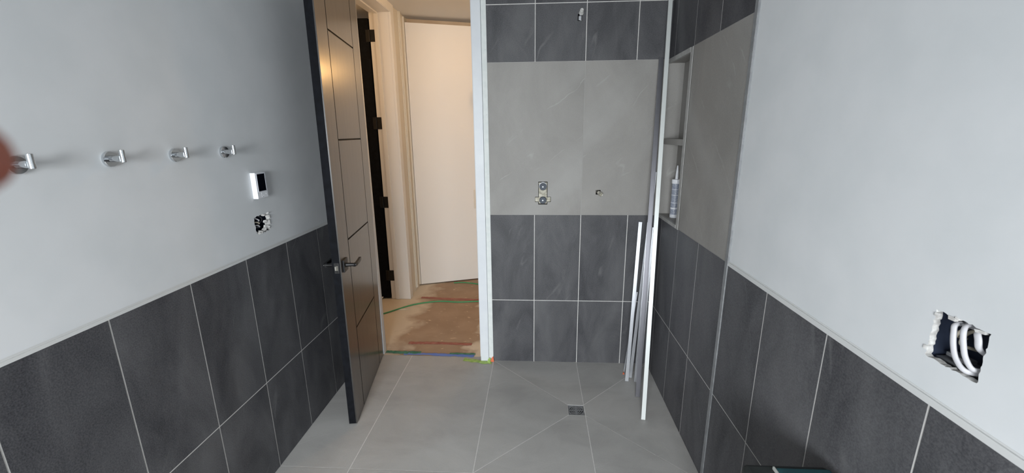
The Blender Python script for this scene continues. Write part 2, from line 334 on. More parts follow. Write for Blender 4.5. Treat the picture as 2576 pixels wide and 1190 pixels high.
# ------------------------------------------------------------------ wall_left
HL = (1.790, 1.898, 1.162, 1.252)       # torn box opening, y z
HLo = (HL[0]-0.02, HL[1]+0.02, HL[2]-0.02, HL[3]+0.02)
mb = MB(); yl = [YF]+[1.998-T*k for k in range(12, -3, -1)]+[D]
tiles(mb, PL, yl, [0, Z2, Z1], 1, 2)
sheet(mb, PL, [(YF, D, Z1, ZC)], 0, 0, 0.003, [HLo])
ragged(mb, PL, HLo, (HL[0]+0.004, HL[1]-0.004, HL[2]+0.004, HL[3]-0.004), 0, 0.005, off=0.003, mm=3)
mb.box(XL-0.11, XL-0.0131, YF-0.1, D+0.1, -0.03, ZC, 0, skip=('+x',))
wl = mb.build('wall_left', ['plaster', 'dark', 'grout', 'gypsum'], recalc=False)
struct(wl, 'left bathroom wall, pale paint above charcoal tiles, with the row of chrome hooks', 'wall')
mb = MB(); mb.box(XL-0.0035, XL+0.0016, YF, D, Z1, Z1+0.010)
mb.idx([(XL-0.003, YF, Z1+0.010), (XL-0.003, D, Z1+0.010), (XL-0.0028, D, Z1+0.016), (XL-0.0028, YF, Z1+0.016)], [(0, 1, 2, 3)])
struct(mb.build('trim_1', 'cap'), 'thin pale trim capping the charcoal tiles of the left wall', 'trim')

# ------------------------------------------------------------------ wall_right (shower part, niche, wainscot, plaster, outlet hole)
GS = 1.708                               # metal strip
NY0, NY1, NZ0, NZ1 = 2.368, D-0.004, 1.092, 2.005   # niche opening
ND = 0.092
HR = (0.716, 0.819, 1.160, 1.259)
HRo = (HR[0]-0.022, HR[1]+0.022, HR[2]-0.022, HR[3]+0.022)
mb = MB(); ys = [GS+0.010, 2.0192, 2.3242, 2.633, D]
tiles(mb, PR, ys, [0, Z2, Z1], 1, 2)
tiles(mb, PR, ys, [Z3, Z4, ZC], 1, 2)
niche = (NY0-0.002, D+0.01, NZ0-0.002, NZ1+0.002)
tiles(mb, PR, [GS+0.010, 2.3242+0.004], [Z1, Z3], 3, 4)
sheet(mb, PR, [(2.3242, D, Z1, Z3)], 3, 3.3, 0, [niche])
yr = [YF]+[1.393-T*k for k in range(10, -1, -1)]+[GS-0.012]
tiles(mb, PR, yr, [0, Z2, Z1-0.009], 1, 2)
sheet(mb, PR, [(YF, GS-0.012, Z1-0.009, ZC)], 0, 0, 0.003, [HRo])
ragged(mb, PR, HRo, HR, 0, 0.0020, n=16, off=0.003, depth=0.013, mm=5)
# niche lining
for poly, t in (([(XR+ND, NY0, NZ0), (XR+ND, D, NZ0), (XR+ND, D, NZ1), (XR+ND, NY0, NZ1)], 5.1), ([(XR, NY0, NZ0), (XR+ND, NY0, NZ0), (XR+ND, D, NZ0), (XR, D, NZ0)], 6.2),
                ([(XR, NY0, NZ1), (XR+ND, NY0, NZ1), (XR+ND, D, NZ1), (XR, D, NZ1)], 7.7), ([(XR, NY0, NZ0), (XR+ND, NY0, NZ0), (XR+ND, NY0, NZ1), (XR, NY0, NZ1)], 1.7),
                ([(XR, D-0.001, NZ0), (XR+ND, D-0.001, NZ0), (XR+ND, D-0.001, NZ1), (XR, D-0.001, NZ1)], 2.9)): mb.face(poly, 3, t)
mb.box(XR+ND+0.01, XR+0.2, YF-0.1, D+0.12, -0.03, ZC, 0)
mb.box(XR+0.004, XR+ND+0.01, YF-0.1, D, -0.03, 0, 0); 
wr = mb.build('wall_right', ['plaster', 'dark', 'grout', 'grey', 'grout_grey', 'gypsum'], recalc=False)
struct(wr, 'right wall, charcoal and grey tiles round the niche then pale paint over charcoal tiles', 'wall')
mb = MB(); mb.box(XR-0.0016, XR+0.0045, YF, GS-0.012, Z1-0.009, Z1+0.006)
mb.box(XR+0.0015, XR+0.0045, YF, GS-0.012, Z1+0.006, Z1+0.0105)
struct(mb.build('trim_2', 'cap', bevel=0.001), 'pale trim capping the charcoal tiles of the right wall', 'trim')
mb = MB(); mb.box(XR-0.004, XR+0.0045, GS-0.013, GS+0.0105, 0.002, ZC-0.001)
mb.box(XR-0.0025, XR+0.0045, GS-0.016, GS-0.013, Z1, ZC-0.001)
struct(mb.build('trim_3', 'alu', bevel=0.001), 'vertical grey metal strip between the shower tiles and the right wall', 'trim')
# niche frame trim
mb = MB(); NT = 'niche'
mb.box(XR-0.003, XR+0.006, 2.328, 2.346, Z1-0.004, Z3)
mb.box(XR-0.0015, XR+0.006, 2.346, NY0, Z1-0.004, Z3)
mb.box(XR-0.0025, XR+0.012, NY0, D-0.001, NZ1-0.002, Z3+0.002)
mb.box(XR-0.0025, XR+0.012, NY0, D-0.001, Z1-0.004, NZ0+0.001)
struct(mb.build('trim_4', noisy('niche edge stone', (0.33, 0.328, 0.32), (0.41, 0.407, 0.395), 0.5, 30), bevel=0.0008), 'grey stone edging round the shower wall niche', 'trim')
mb = MB(); mb.box(XR+0.001, XR+ND-0.0005, NY0+0.0005, D-0.0015, 1.532, 1.566)
tag(mb.build('niche_shelf', 'grey', bevel=0.001), 'grey stone shelf halfway up the shower niche', 'shelf')

# ------------------------------------------------------------------ wall_back (opening with door, shower wall)
OX0, OX1, OZ = -1.140, -0.392, 2.462
BXE = -0.302
mb = MB(); xb = [BXE, 0.2970-T, 0.2970, 0.2970+T, XR]
VH = [(0.0165, 0.0765, 1.150, 1.299), (-0.0045, 0.0985, 1.166, 1.200)]
PH = [(0.3885, 0.4185, 1.215, 1.2445)]
SH = [(0.2430, 0.2680, 2.2480, 2.2860)]
tiles(mb, PB, xb, [0, Z2-0.0+0.0075, Z1+0.002], 0, 1)
tiles(mb, PB, [BXE, 0.2970, XR], [Z1+0.002, Z3], 2, 3, VH+PH, gap=0.003)
tiles(mb, PB, xb, [Z3, Z4, ZC], 0, 1, SH)
for hs in (VH, PH, SH):
    for (a0, a1, b0, b1) in hs:
        for (p, q) in (((a0, b0), (a1, b0)), ((a1, b0), (a1, b1)), ((a1, b1), (a0, b1)), ((a0, b1), (a0, b0))):
            mb.face([PB(*p, 0), PB(*q, 0), PB(*q, 0.05), PB(*p, 0.05)], 5)
        mb.face([PB(a0, b0, 0.05), PB(a1, b0, 0.05), PB(a1, b1, 0.05), PB(a0, b1, 0.05)], 5)
# painted wall round the door
mb.box(BXE-0.002, XR+0.1, D+0.055, D+0.12, -0.03, ZC, 4)
mb.box(BXE-0.002, XR+0.1, D+0.002, D+0.055, ZC-0.02, ZC, 4)
mb.box(OX1+0.02, BXE-0.002, D+0.004, D+0.12, -0.03, ZC, 4)
mb.box(XL-0.1, OX0-0.019, D+0.004, D+0.12, -0.03, ZC, 4)
mb.box(OX0-0.019, OX1+0.02, D+0.004, D+0.12, OZ+0.02, ZC, 4)
sheet(mb, PB, [(XL, OX0-0.09, 0, Z2), (XL, OX0-0.09, Z2+0.003, Z1)], 0, 4.4, 0)
struct(mb.build('wall_back', ['dark', 'grout', 'grey', 'grout_grey', 'plaster', 'hole'], recalc=False), 'back shower wall, a wide grey tile band between charcoal tiles', 'wall')

# door casing and jamb
mb = MB()
mb.box(OX1+0.001, OX1+0.058, D-0.012, D+0.006, 0.004, ZC-0.03)            # right casing board
mb.box(OX1, OX1+0.019, D-0.006, D+0.128, 0.003, OZ)                   # right jamb
mb.box(OX1-0.011, OX1, D+0.050, D+0.088, 0.003, OZ)                     # stop
mb.box(OX0-0.019, OX0, D-0.002, D+0.128, 0.003, OZ)                     # left jamb
mb.box(OX0, OX0+0.011, D+0.050, D+0.088, 0.003, OZ)
mb.box(OX0-0.019, OX1+0.019, D-0.002, D+0.128, OZ, OZ+0.019)
mb.box(OX0-0.09, OX0-0.012, D-0.012, D+0.006, 0.004, OZ+0.08)
mb.box(OX0-0.012, OX1+0.001, D-0.012, D+0.006, OZ+0.012, OZ+0.08)
jb = mb.build('trim_5', 'trim', bevel=0.0012)
struct(jb, 'white painted casing and jamb of the bathroom doorway', 'door casing')
mb = MB(); mb.box(OX1-0.0012, OX1+0.0002, D+0.002, D+0.030, 0.905, 0.965); mb.build('strike_plate', 'black', jb)
mb = MB(); mb.box(OX1+0.060, BXE+0.001, D-0.006, D+0.004, 0.0045, ZC-0.03)
for z in (0.15, 0.62, 0.9, 1.35, 1.72, 2.1): mb.lathe([(0.0012, 0), (0.0012, 0.0002)], (OX1+0.082+0.002*math.sin(z*9), D-0.006, z), (0, -1, 0), 8, 1)
struct(mb.build('trim_6', [noisy('off-white filler strip', (0.66, 0.70, 0.69), (0.72, 0.75, 0.74), 0.6, 30, bump=0), 'hole']), 'narrow off-white strip between the door casing and the shower tiles', 'trim')

# ------------------------------------------------------------------ front wall with window, ceiling
mb = MB(); PFt = lambda a, b, d=0: (a, YF-d, b)
sheet(mb, PFt, [(XL-0.1, XR+0.1, -0.03, ZC)], 0, 0, 0, [(WX0, WX1, WZ0, WZ1)])
for (p, q) in (((WX0, WZ0), (WX1, WZ0)), ((WX1, WZ0), (WX1, WZ1)), ((WX1, WZ1), (WX0, WZ1)), ((WX0, WZ1), (WX0, WZ0))):
    mb.face([PFt(*p, 0), PFt(*q, 0), PFt(*q, 0.09), PFt(*p, 0.09)], 0)
struct(mb.build('wall_front', 'plaster', recalc=False), 'painted wall with the window opposite the shower', 'wall')
mb = MB()
for r in ((WX0, WX0+0.04, WZ0, WZ1), (WX1-0.04, WX1, WZ0, WZ1), (WX0+0.04, WX1-0.04, WZ0, WZ0+0.04), (WX0+0.04, WX1-0.04, WZ1-0.04, WZ1), ((WX0+WX1)/2-0.02, (WX0+WX1)/2+0.02, WZ0+0.04, WZ1-0.04)):
    mb.box(r[0], r[1], YF-0.07, YF-0.03, r[2], r[3])
struct(mb.build('window_1', 'trim', bevel=0.002), 'white framed window opposite the shower', 'window')
mb = MB(); mb.box(XL-0.1, XR+0.2, YF-0.1, D+0.12, ZC, ZC+0.1)
struct(mb.build('ceiling', 'ceiling'), 'white bathroom ceiling', 'ceiling')

# ------------------------------------------------------------------ hall beyond the doorway
HX = -1.26; HY = D+0.12
mb = MB(); mb.box(-2.6, 0.75, D+0.05, 5.4, -0.12, -0.001)
struct(mb.build('floor_hall', 'paper'), 'tan protective paper over the hall floor, dusted pale at the edges', 'floor')
mb = MB()
mb.box(-1.432, HX, HY, 2.98, 0, HZ); mb.box(-1.432, HX, 3.875, 4.9, 0, HZ); mb.box(-1.432, HX, 2.98, 3.875, 2.64, HZ)
struct(mb.build('wall_hall_left', 'hall'), 'cream hall wall with the side doorway seen through the bathroom door', 'wall')
a0 = Vector((-1.256, 4.253, 0)); dr = Vector((0.605, 0.212, 0)).normalized(); nr = Vector((dr.y, -dr.x, 0))   # nr faces the bathroom
def along(mb, s0, s1, n0, n1, z0, z1, m=0):
    P4 = [a0+dr*s0+nr*n0, a0+dr*s1+nr*n0, a0+dr*s1+nr*n1, a0+dr*s0+nr*n1]
    mb.idx([(p.x, p.y, z0) for p in P4]+[(p.x, p.y, z1) for p in P4], [(0, 3, 2, 1), (4, 5, 6, 7), (0, 1, 5, 4), (1, 2, 6, 5), (2, 3, 7, 6), (3, 0, 4, 7)], m)
mb = MB(); along(mb, -0.2, 2.1, -0.25, -0.12, 0, HZ); along(mb, 1.02, 2.1, -0.12, 0, 0, HZ)
struct(mb.build('wall_hall_end', noisy('hall end wall in shade tone', (0.52, 0.40, 0.28), (0.58, 0.46, 0.33), 0.8, 8, bump=0)), 'wall toned tan as if in shadow, above and behind the white flush panel', 'wall')  # tan tone carries the shadow of the recess above the panel
mb = MB(); mb.box(0.62, 0.75, HY, 5.4, 0, HZ)
struct(mb.build('wall_hall_right', 'hall'), 'cream right wall of the hall', 'wall')
mb = MB(); mb.box(-2.7, -2.6, HY, 5.4, 0, HZ); mb.box(-2.6, -1.432, 5.0, 5.1, 0, HZ); mb.box(-2.6, -1.432, HY, HY+0.1, 0, HZ)
struct(mb.build('wall_side_room', 'hall'), 'cream walls of the room beyond the side doorway', 'wall')
mb = MB(); mb.box(-2.7, 0.75, HY, 5.5, HZ, HZ+0.1)
struct(mb.build('ceiling_hall', 'hallceil'), 'off-white hall ceiling above the doorway view', 'ceiling')

# side doorway: far jamb with hinges, black door opened away
mb = MB(); JY = 3.862; JZ = 2.620
mb.box(-1.438, HX+0.012, JY, JY+0.014, 0.001, JZ+0.014)        # far jamb lining
mb.box(-1.393, -1.358, JY-0.012, JY, 0.001, JZ)                      # stop
mb.box(HX-0.004, HX+0.016, JY-0.003, JY+0.075, 0.001, JZ+0.08)           # hall casing edge
mb.box(-1.438, HX+0.012, 2.99, JY, JZ, JZ+0.014)                # head lining
mb.box(-1.393, -1.358, 2.99, JY-0.012, JZ-0.012, JZ)
mb.box(HX-0.004, HX+0.016, 2.94, JY, JZ+0.004, JZ+0.08)
mb.box(-1.438, HX+0.012, 2.978, 2.99, 0.001, JZ+0.014)
mb.box(HX-0.004, HX+0.016, 2.90, 2.976, 0.001, JZ+0.08)
struct(mb.build('trim_7', 'halltrim', bevel=0.0015), 'white jamb and casing of the side doorway, lit warm', 'door casing')
dd = struct(empty('door_2', (-1.447, JY+0.004, 0.012)), 'black door standing open in the side doorway beyond, on four black hinges', 'door')
mb = MB(); mb.box(-0.78, -0.004, -0.002, 0.042, 0.0, 2.565); mb.build('door_leaf', 'edge', dd, bevel=0.002)
for z0, z1 in ((0.195, 0.302), (0.927, 1.034), (1.652, 1.757), (2.387, 2.484)):
    mb = MB(); mb.box(-0.030, -0.002, -0.006, -0.0025, z0-0.012, z1-0.012); mb.box(0.009, 0.050, -0.007, -0.0042, z0-0.012, z1-0.012)
    mb.lathe([(0.007, 0), (0.007, z1-z0)], (0.002, -0.009, z0-0.012), (0, 0, 1), 12)
    mb.build('hinge', 'black', dd)
dd.rotation_euler = (0, 0, math.radians(0))

# white flush door panel at the hall end, with its casing bead
d3 = struct(empty('door_3', tuple(a0)), 'tall white flush door at the end of the hall, a gap under it', 'door')
mb = MB(); along(mb, 0.012, 1.00, -0.04, 0.0, 0.012, 2.632)
lf = mb.build('door_leaf', 'halltrim', d3, bevel=0.0015); lf.location = -a0
mb = MB(); along(mb, 0.622, 0.70, 0.0, 0.003, 0.815, 1.02)
fp = mb.build('flush_pull', 'hall', d3, bevel=0.001); fp.location = -a0
mb = MB(); along(mb, -0.012, 0.008, -0.02, 0.016, 0.02, HZ-0.012)
mb.box(HX, HX+0.010, 4.105, 4.165, 0.03, HZ); mb.box(HX, HX+0.018, 4.12, 4.132, 0.03, HZ)
struct(mb.build('trim_8', 'hall', bevel=0.001), 'cream vertical beads on the hall wall next to the tall white flush door', 'trim')

# ------------------------------------------------------------------ the bathroom door leaf
LW, LT, LH = 0.800, 0.044, 2.440
# local frame: +y along the leaf from free edge to hinges, x=0 the hall face (towards +x)
ang = math.atan2(1.134-1.012, 2.770-2.012)
door = empty('door_1', (-1.0105, 2.0105, 0.008)); door.rotation_euler = (0, math.radians(0.45), ang)
struct(door, 'tall dark grooved bathroom door standing open beside the left wall', 'door')
mb = MB(); g = 0.0045; gd = 0.006
mb.box(-LT, -gd, 0, LW, 0, LH, 1, skip=('+x',))
S1, S2 = 0.165, 0.640
ZG = (0.515, 1.040, 1.573, 2.101)
strips = [(0, S1-g, 0, LH), (S2+g, LW, 0, LH)]
zz = [0]+list(ZG)+[LH]
for k in range(5): strips.append((S1+g, S2-g, zz[k]+(g if k else 0), zz[k+1]-(g if k < 4 else 0)))
for (a, b, c, d_) in strips: mb.box(-gd, 0, a, b, c, d_, 0, skip=('-x',))
mb.face([(-gd, 0, 0), (-gd, LW, 0), (-gd, LW, LH), (-gd, 0, LH)], 2)
leaf = mb.build('door_leaf', ['wood', 'edge', 'groove'], door)
for zh in (0.25, 0.95, 1.62, 2.25):
    mb = MB(); mb.box(-LT+0.004, -0.004, LW-0.0005, LW+0.0022, zh-0.05, zh+0.05); mb.lathe([(0.0065, 0), (0.0065, 0.1)], (-LT-0.004, LW+0.004, zh-0.05), (0, 0, 1), 12); mb.build('hinge', 'black', door)
HS, HZc = 0.060, 0.928
def lever(sgn, x0):
    h = empty('lever_handle', (x0, HS, HZc)); h.parent = door
    mb = MB(); mb.box(min(0, sgn*0.009), max(0, sgn*0.009), -0.033, 0.033, -0.033, 0.033); mb.build('rosette', 'black', h, bevel=0.0015)
    mb = MB(); mb.lathe([(0.0125, 0.008), (0.0105, 0.018), (0.009, 0.05), (0.0095, 0.062)], (0, 0, 0), (sgn, 0, 0), 20)
    mb.sweep([(-0.006, -0.009), (0.006, -0.009), (0.006, 0.009), (-0.006, 0.009)], bez([(sgn*0.050, -0.008, 0), (sgn*0.057, 0.012, 0.0), (sgn*0.056, 0.06, 0.0), (sgn*0.053, 0.115, 0.0)], 6))
    mb.build('lever', 'black', h, smooth=True)
lever(1, 0.0); lever(-1, -LT)
mb = MB(); mb.box(-LT/2-0.0125, -LT/2+0.0125, -0.0016, 0.0005, HZc-0.028, HZc+0.028)
for dz in (-0.021, 0.021): mb.lathe([(0.0035, 0), (0.0028, 0.0006)], (-LT/2, -0.0016, HZc+dz), (0, -1, 0), 12)
lp = mb.build('latch_plate', 'black', door)
mb = MB(); mb.idx([(-LT/2-0.008, -0.0015, HZc-0.013), (-LT/2+0.007, -0.0015, HZc-0.013), (-LT/2+0.007, -0.0015, HZc+0.013), (-LT/2-0.008, -0.0015, HZc+0.013), (-LT/2-0.008, -0.010, HZc-0.010), (-LT/2-0.003, -0.011, HZc-0.010), (-LT/2-0.003, -0.011, HZc+0.010), (-LT/2-0.008, -0.010, HZc+0.010)],
    [(0, 1, 2, 3), (4, 7, 6, 5), (0, 4, 5, 1), (1, 5, 6, 2), (2, 6, 7, 3), (3, 7, 4, 0)])
mb.build('latch_bolt', 'nickel', lp, bevel=0.001)
for o in lp.children: pass

# ------------------------------------------------------------------ robe hooks on the left wall
def hook():
    h = empty('robe_hook', (0, 0, 0))
    mb = MB(); mb.lathe([(0.0222, 0.0), (0.0228, 0.001), (0.0228, 0.0085), (0.0215, 0.0100), (0.0, 0.0101)], (0, 0, 0), (1, 0, 0), 40, caps=False); mb.build('wall_plate', 'chrome', h, smooth=True)
    mb = MB(); mb.lathe([(0.0095, 0.0095), (0.0090, 0.013), (0.0088, 0.040)], (0, 0, 0.001), (1, 0, 0), 28); mb.build('stem', 'chrome', h, smooth=True)
    mb = MB(); mb.lathe([(0.0, -0.0095), (0.0062, -0.0095), (0.0070, -0.0085), (0.0070, 0.0260), (0.0062, 0.0270), (0.0, 0.0270)], (0.046, 0, 0), (0.0, 0, 1), 28, caps=False); mb.build('peg', 'chrome', h, smooth=True)
    return h
def dup(root):
    r = root.copy(); COL.objects.link(r)
    for c in root.children:
        k = c.copy(); COL.objects.link(k); k.parent = r
    return r
h0 = hook()
HK = [(0.966, 'chrome robe hook furthest left, half hidden behind the blurred fingertip'), (1.199, 'chrome robe hook on the left wall, second from the fingertip'),
      (1.432, 'chrome robe hook on the left wall, third from the fingertip'), (1.671, 'chrome robe hook nearest the thermostat and the door')]
for k, (y, lab) in enumerate(HK):
    h = h0 if k == 0 else dup(h0)
    h.location = (XL-0.003, y, 1.5425); tag(h, lab, 'hook', 'chrome robe hooks on the left wall')

# ------------------------------------------------------------------ thermostat
th = tag(empty('thermostat', (XL-0.003, 1.808, 1.328)), 'white wall thermostat with a black screen between the hooks and the torn wall box', 'thermostat')
mb = MB(); TW, TH_ = 0.076, 0.117
mb.idx([(0, 0, 0), (0, TW+0.004, 0), (0, TW+0.004, TH_), (0, 0, TH_), (0.024, 0, 0), (0.024, TW-0.002, 0.002), (0.024, TW-0.002, TH_-0.002), (0.024, 0, TH_)], [(0, 3, 2, 1), (4, 5, 6, 7), (0, 1, 5, 4), (1, 2, 6, 5), (2, 3, 7, 6), (3, 0, 4, 7)])
mb.build('housing', 'white', th, bevel=0.0015)
mb = MB()
for (a, b, c, d_) in ((0.008, 0.068, 0.030, 0.033), (0.008, 0.068, 0.110, 0.113), (0.008, 0.011, 0.033, 0.110), (0.065, 0.068, 0.033, 0.110)): mb.box(0.0238, 0.0255, a, b, c, d_)
mb.build('screen_bezel', 'lightgrey', th)
mb = MB(); mb.box(0.0238, 0.0248, 0.0110, 0.0650, 0.033, 0.110); mb.build('screen', 'screen', th)
for (y, z) in ((0.030, 0.023), (0.030, 0.0155), (0.030, 0.008), (0.060, 0.018), (0.042, 0.012)):
    mb = MB(); mb.lathe([(0.0026, 0), (0.0024, 0.0009), (0.0, 0.001)], (0.0238, y, z), (1, 0, 0), 14, caps=False); mb.build('button', 'white', th, smooth=True)

# ------------------------------------------------------------------ electrical boxes
def box(name, P, r, depth, m, label, cat, th_=0.003):
    o = tag(empty(name, P((r[0]+r[1])/2, r[2], 0.013)), label, cat); base = Vector(o.location)
    mb = MB(); y0, y1, z0, z1 = r; d0 = 0.0165
    def pt(a, b, d): return Vector(P(a, b, d))-base
    def slab(a, b, c, d_, e, f):
        v = [pt(a, c, e), pt(b, c, e), pt(b, d_, e), pt(a, d_, e), pt(a, c, f), pt(b, c, f), pt(b, d_, f), pt(a, d_, f)]
        mb.idx(v, [(0, 3, 2, 1), (4, 5, 6, 7), (0, 1, 5, 4), (1, 2, 6, 5), (2, 3, 7, 6), (3, 0, 4, 7)])
    slab(y0-th_, y1+th_, z0-th_, z1+th_, depth, depth+th_)
    slab(y0-th_, y0, z0-th_, z1+th_, d0, depth); slab(y1, y1+th_, z0-th_, z1+th_, d0, depth)
    slab(y0, y1, z0-th_, z0, d0, depth); slab(y0, y1, z1, z1+th_, d0, depth)
    mb.build('housing', m, o); return o, pt
eb, pt = box('electrical_box', PR, (0.708, 0.824, 1.157, 1.263), 0.076, 'navy', 'navy electrical box sunk in the right wall, three white cables looping out', 'electrical box')
mb = MB(); v = [pt(0.735, 1.1595, 0.020), pt(0.815, 1.1595, 0.020), pt(0.815, 1.1605, 0.066), pt(0.735, 1.1605, 0.066)]
mb.face(v); v2 = [p+Vector((0, 0, 0.002)) for p in v]; mb.face(v2[::-1]); mb.build('bottom_plate', 'galv', eb)
mb = MB(); mb.box(*[0]*0) if False else None
q0 = pt(0.800, 1.172, 0.045); mb.box(q0.x-0.012, q0.x+0.010, q0.y-0.030, q0.y+0.010, q0.z-0.006, q0.z+0.002); mb.build('cable_clamp', 'galv', eb, bevel=0.001)
mb = MB(); q0 = pt(0.760, 1.2545, 0.018); mb.box(q0.x-0.003, q0.x+0.002, q0.y-0.012, q0.y+0.012, q0.z-0.008, q0.z+0.006); mb.lathe([(0.003, 0), (0.003, 0.002)], (q0.x-0.003, q0.y, q0.z-0.001), (-1, 0, 0), 10); mb.build('mounting_ear', 'galv', eb)
CW = [(0.0038, 0.0), (0.0033, 0.0022), (0.0, 0.0030), (-0.0033, 0.0022), (-0.0038, 0), (-0.0033, -0.0022), (0, -0.0030), (0.0033, -0.0022)]
def cable(P, pts, r, m, label, group, name='cable', flat=0):
    mb = MB(); pp = bez([P(*p) for p in pts], 10); base = pp[0].copy(); pp = [p-base for p in pp]
    if flat:
        n = 14; prof = [(flat*math.cos(2*math.pi*k/n), r*math.sin(2*math.pi*k/n)) for k in range(n)]
        mb.sweep(prof, pp, (1, 0.15, 0.05))
    else: mb.tube(pp, r, 10)
    o = mb.build(name, m, smooth=True); o.location = base
    return tag(o, label, 'cable', group)
G1 = 'white cables looping out of the right wall box'
cable(PR, [(0.772, 1.236, 0.060), (0.780, 1.246, 0.030), (0.779, 1.246, 0.006), (0.7745, 1.232, 0.001), (0.7700, 1.207, 0.002), (0.760, 1.184, 0.003), (0.744, 1.1690, 0.008), (0.732, 1.1700, 0.030), (0.728, 1.178, 0.060)], 0.0036, 'cable', 'white cable loop furthest from the camera in the right wall box', G1, flat=0.0052)
cable(PR, [(0.756, 1.238, 0.060), (0.764, 1.250, 0.030), (0.7630, 1.2515, 0.010), (0.7580, 1.242, 0.001), (0.7530, 1.220, 0.001), (0.7440, 1.196, 0.002), (0.7320, 1.179, 0.008), (0.7270, 1.180, 0.030), (0.727, 1.188, 0.058)], 0.0036, 'cable', 'middle white cable loop in the right wall box', G1, flat=0.0050)
cable(PR, [(0.744, 1.240, 0.060), (0.748, 1.249, 0.032), (0.7440, 1.2475, 0.012), (0.7370, 1.236, 0.008), (0.7340, 1.218, 0.012), (0.7330, 1.204, 0.034), (0.732, 1.202, 0.060)], 0.0036, 'cable', 'short thick white cable loop nearest the camera in the right wall box', G1, flat=0.0060)
G2 = 'beige wires at the back of the right wall box'
cable(PR, [(0.800, 1.236, 0.064), (0.792, 1.232, 0.040), (0.800, 1.214, 0.034), (0.806, 1.204, 0.060)], 0.0032, 'cablebeige', 'upper beige wire curling at the back of the right wall box', G2, 'wire')
cable(PR, [(0.780, 1.236, 0.064), (0.783, 1.226, 0.036), (0.790, 1.200, 0.036), (0.784, 1.190, 0.062)], 0.0032, 'cablebeige', 'lower beige wire beside the white loops in the right wall box', G2, 'wire')
cable(PR, [(0.728, 1.222, 0.066), (0.722, 1.226, 0.040), (0.719, 1.225, 0.020)], 0.0016, 'cablebeige', 'thin beige wire at the near side of the right wall box', G2, 'wire')

eb2, pt = box('electrical_box', PL, (1.788, 1.900, 1.158, 1.256), 0.060, 'navy', 'small electrical box behind the torn hole under the thermostat', 'electrical box')
G3 = 'wires in the torn box under the thermostat'
cable(PL, [(1.806, 1.236, 0.050), (1.815, 1.238, 0.022), (1.832, 1.226, 0.010), (1.842, 1.214, 0.030), (1.842, 1.212, 0.055)], 0.0030, 'cable', 'white wire at the top of the torn box under the thermostat', G3, 'wire')
cable(PL, [(1.800, 1.216, 0.050), (1.812, 1.220, 0.018), (1.832, 1.212, 0.010), (1.846, 1.200, 0.034)], 0.0028, 'cablebeige', 'beige wire across the middle of the torn box', G3, 'wire')
cable(PL, [(1.806, 1.198, 0.050), (1.818, 1.204, 0.015), (1.836, 1.194, 0.014), (1.848, 1.186, 0.040)], 0.0030, 'cable', 'lowest white wire in the torn box under the thermostat', G3, 'wire')
cable(PL, [(1.830, 1.245, 0.050), (1.845, 1.240, 0.015), (1.857, 1.222, 0.014), (1.850, 1.200, 0.030), (1.852, 1.180, 0.050)], 0.0030, 'cabledark', 'black wire curving down the torn box under the thermostat', G3, 'wire')
# torn plasterboard chips round that hole
mb = MB()
def chip(P, a, b, wa, wb, d, rot, tilt=0.004):
    c, s_ = math.cos(rot), math.sin(rot); q = [(-wa, -wb), (wa*0.8, -wb*1.1), (wa*1.1, wb*0.7), (wa*0.1, wb*1.15), (-wa*0.9, wb)]
    top = [Vector(P(a+c*x-s_*y, b+s_*x+c*y, d-0.002-tilt*(x/wa))) for x, y in q]; bot = [Vector(P(a+c*x-s_*y, b+s_*x+c*y, d+0.006)) for x, y in q]
    n = len(q); mb.idx(top+bot, [tuple(range(n)), tuple(reversed(range(n, 2*n)))]+[(k, (k+1) % n, n+(k+1) % n, n+k) for k in range(n)])
for (a, b, wa, wb, r) in ((1.882, 1.205, 0.017, 0.016, 0.2), (1.872, 1.186, 0.020, 0.010, -0.3), (1.890, 1.230, 0.009, 0.013, 0.4), (1.850, 1.177, 0.014, 0.008, 0.5), (1.822, 1.172, 0.011, 0.008, -0.4), (1.808, 1.166, 0.010, 0.008, 0.9), (1.866, 1.212, 0.008, 0.008, 1.1), (1.884, 1.248, 0.012, 0.005, 0.3), (1.856, 1.246, 0.008, 0.005, -0.5)):
    chip(PL, a, b, wa*0.75, wb*0.75, 0.004, r)
tag(mb.build('plasterboard_scrap', 'gypsum'), 'torn white plasterboard paper round the box hole under the thermostat', 'plasterboard', kind='stuff')
mb = MB()
for (a, b, wa, wb, r) in ((0.786, 1.2555, 0.010, 0.006, 0.1), (0.733, 1.254, 0.014, 0.0045, -0.1), (0.816, 1.250, 0.005, 0.006, 0.3), (0.822, 1.176, 0.006, 0.007, 0.2), (0.776, 1.2595, 0.006, 0.003, 0.4)):
    chip(PR, a, b, wa*0.6, wb*0.6, 0.004, r, 0.001)
tag(mb.build('plasterboard_scrap', 'gypsum'), 'white plasterboard chips on the edge of the right wall box hole', 'plasterboard', kind='stuff')

# ------------------------------------------------------------------ shower rough-in
sv = tag(empty('shower_valve', (0.0465, D, 1.215)), 'bare shower valve with two round grey caps in the grey tile band', 'shower valve')
mb = MB(); mb.box(-0.0265, 0.0265, 0.006, 0.040, -0.060, 0.078); mb.box(-0.024, 0.024, 0.002, 0.03, 0.003, 0.030)
mb.lathe([(0.020, 0), (0.020, 0.012), (0.0165, 0.016)], (0, 0.006, 0.056), (0, -1, 0), 28); mb.lathe([(0.021, 0), (0.021, 0.012), (0.018, 0.016)], (0, 0.006, -0.036), (0, -1, 0), 28)
mb.build('valve_body', 'brass', sv, smooth=True)
mb = MB(); mb.box(-0.050, 0.050, 0.002, 0.007, -0.047, -0.018)
for x in (-0.042, 0.042): mb.lathe([(0.005, 0), (0.005, 0.004)], (x, 0.002, -0.032), (0, -1, 0), 14)
mb.build('mounting_bracket', 'brass', sv, bevel=0.001)
mb = MB(); mb.lathe([(0.0255, 0), (0.0255, 0.004)], (0, 0.003, 0.0555), (0, -1, 0), 32); mb.build('plastic_collar', 'lightgrey', sv, smooth=True)
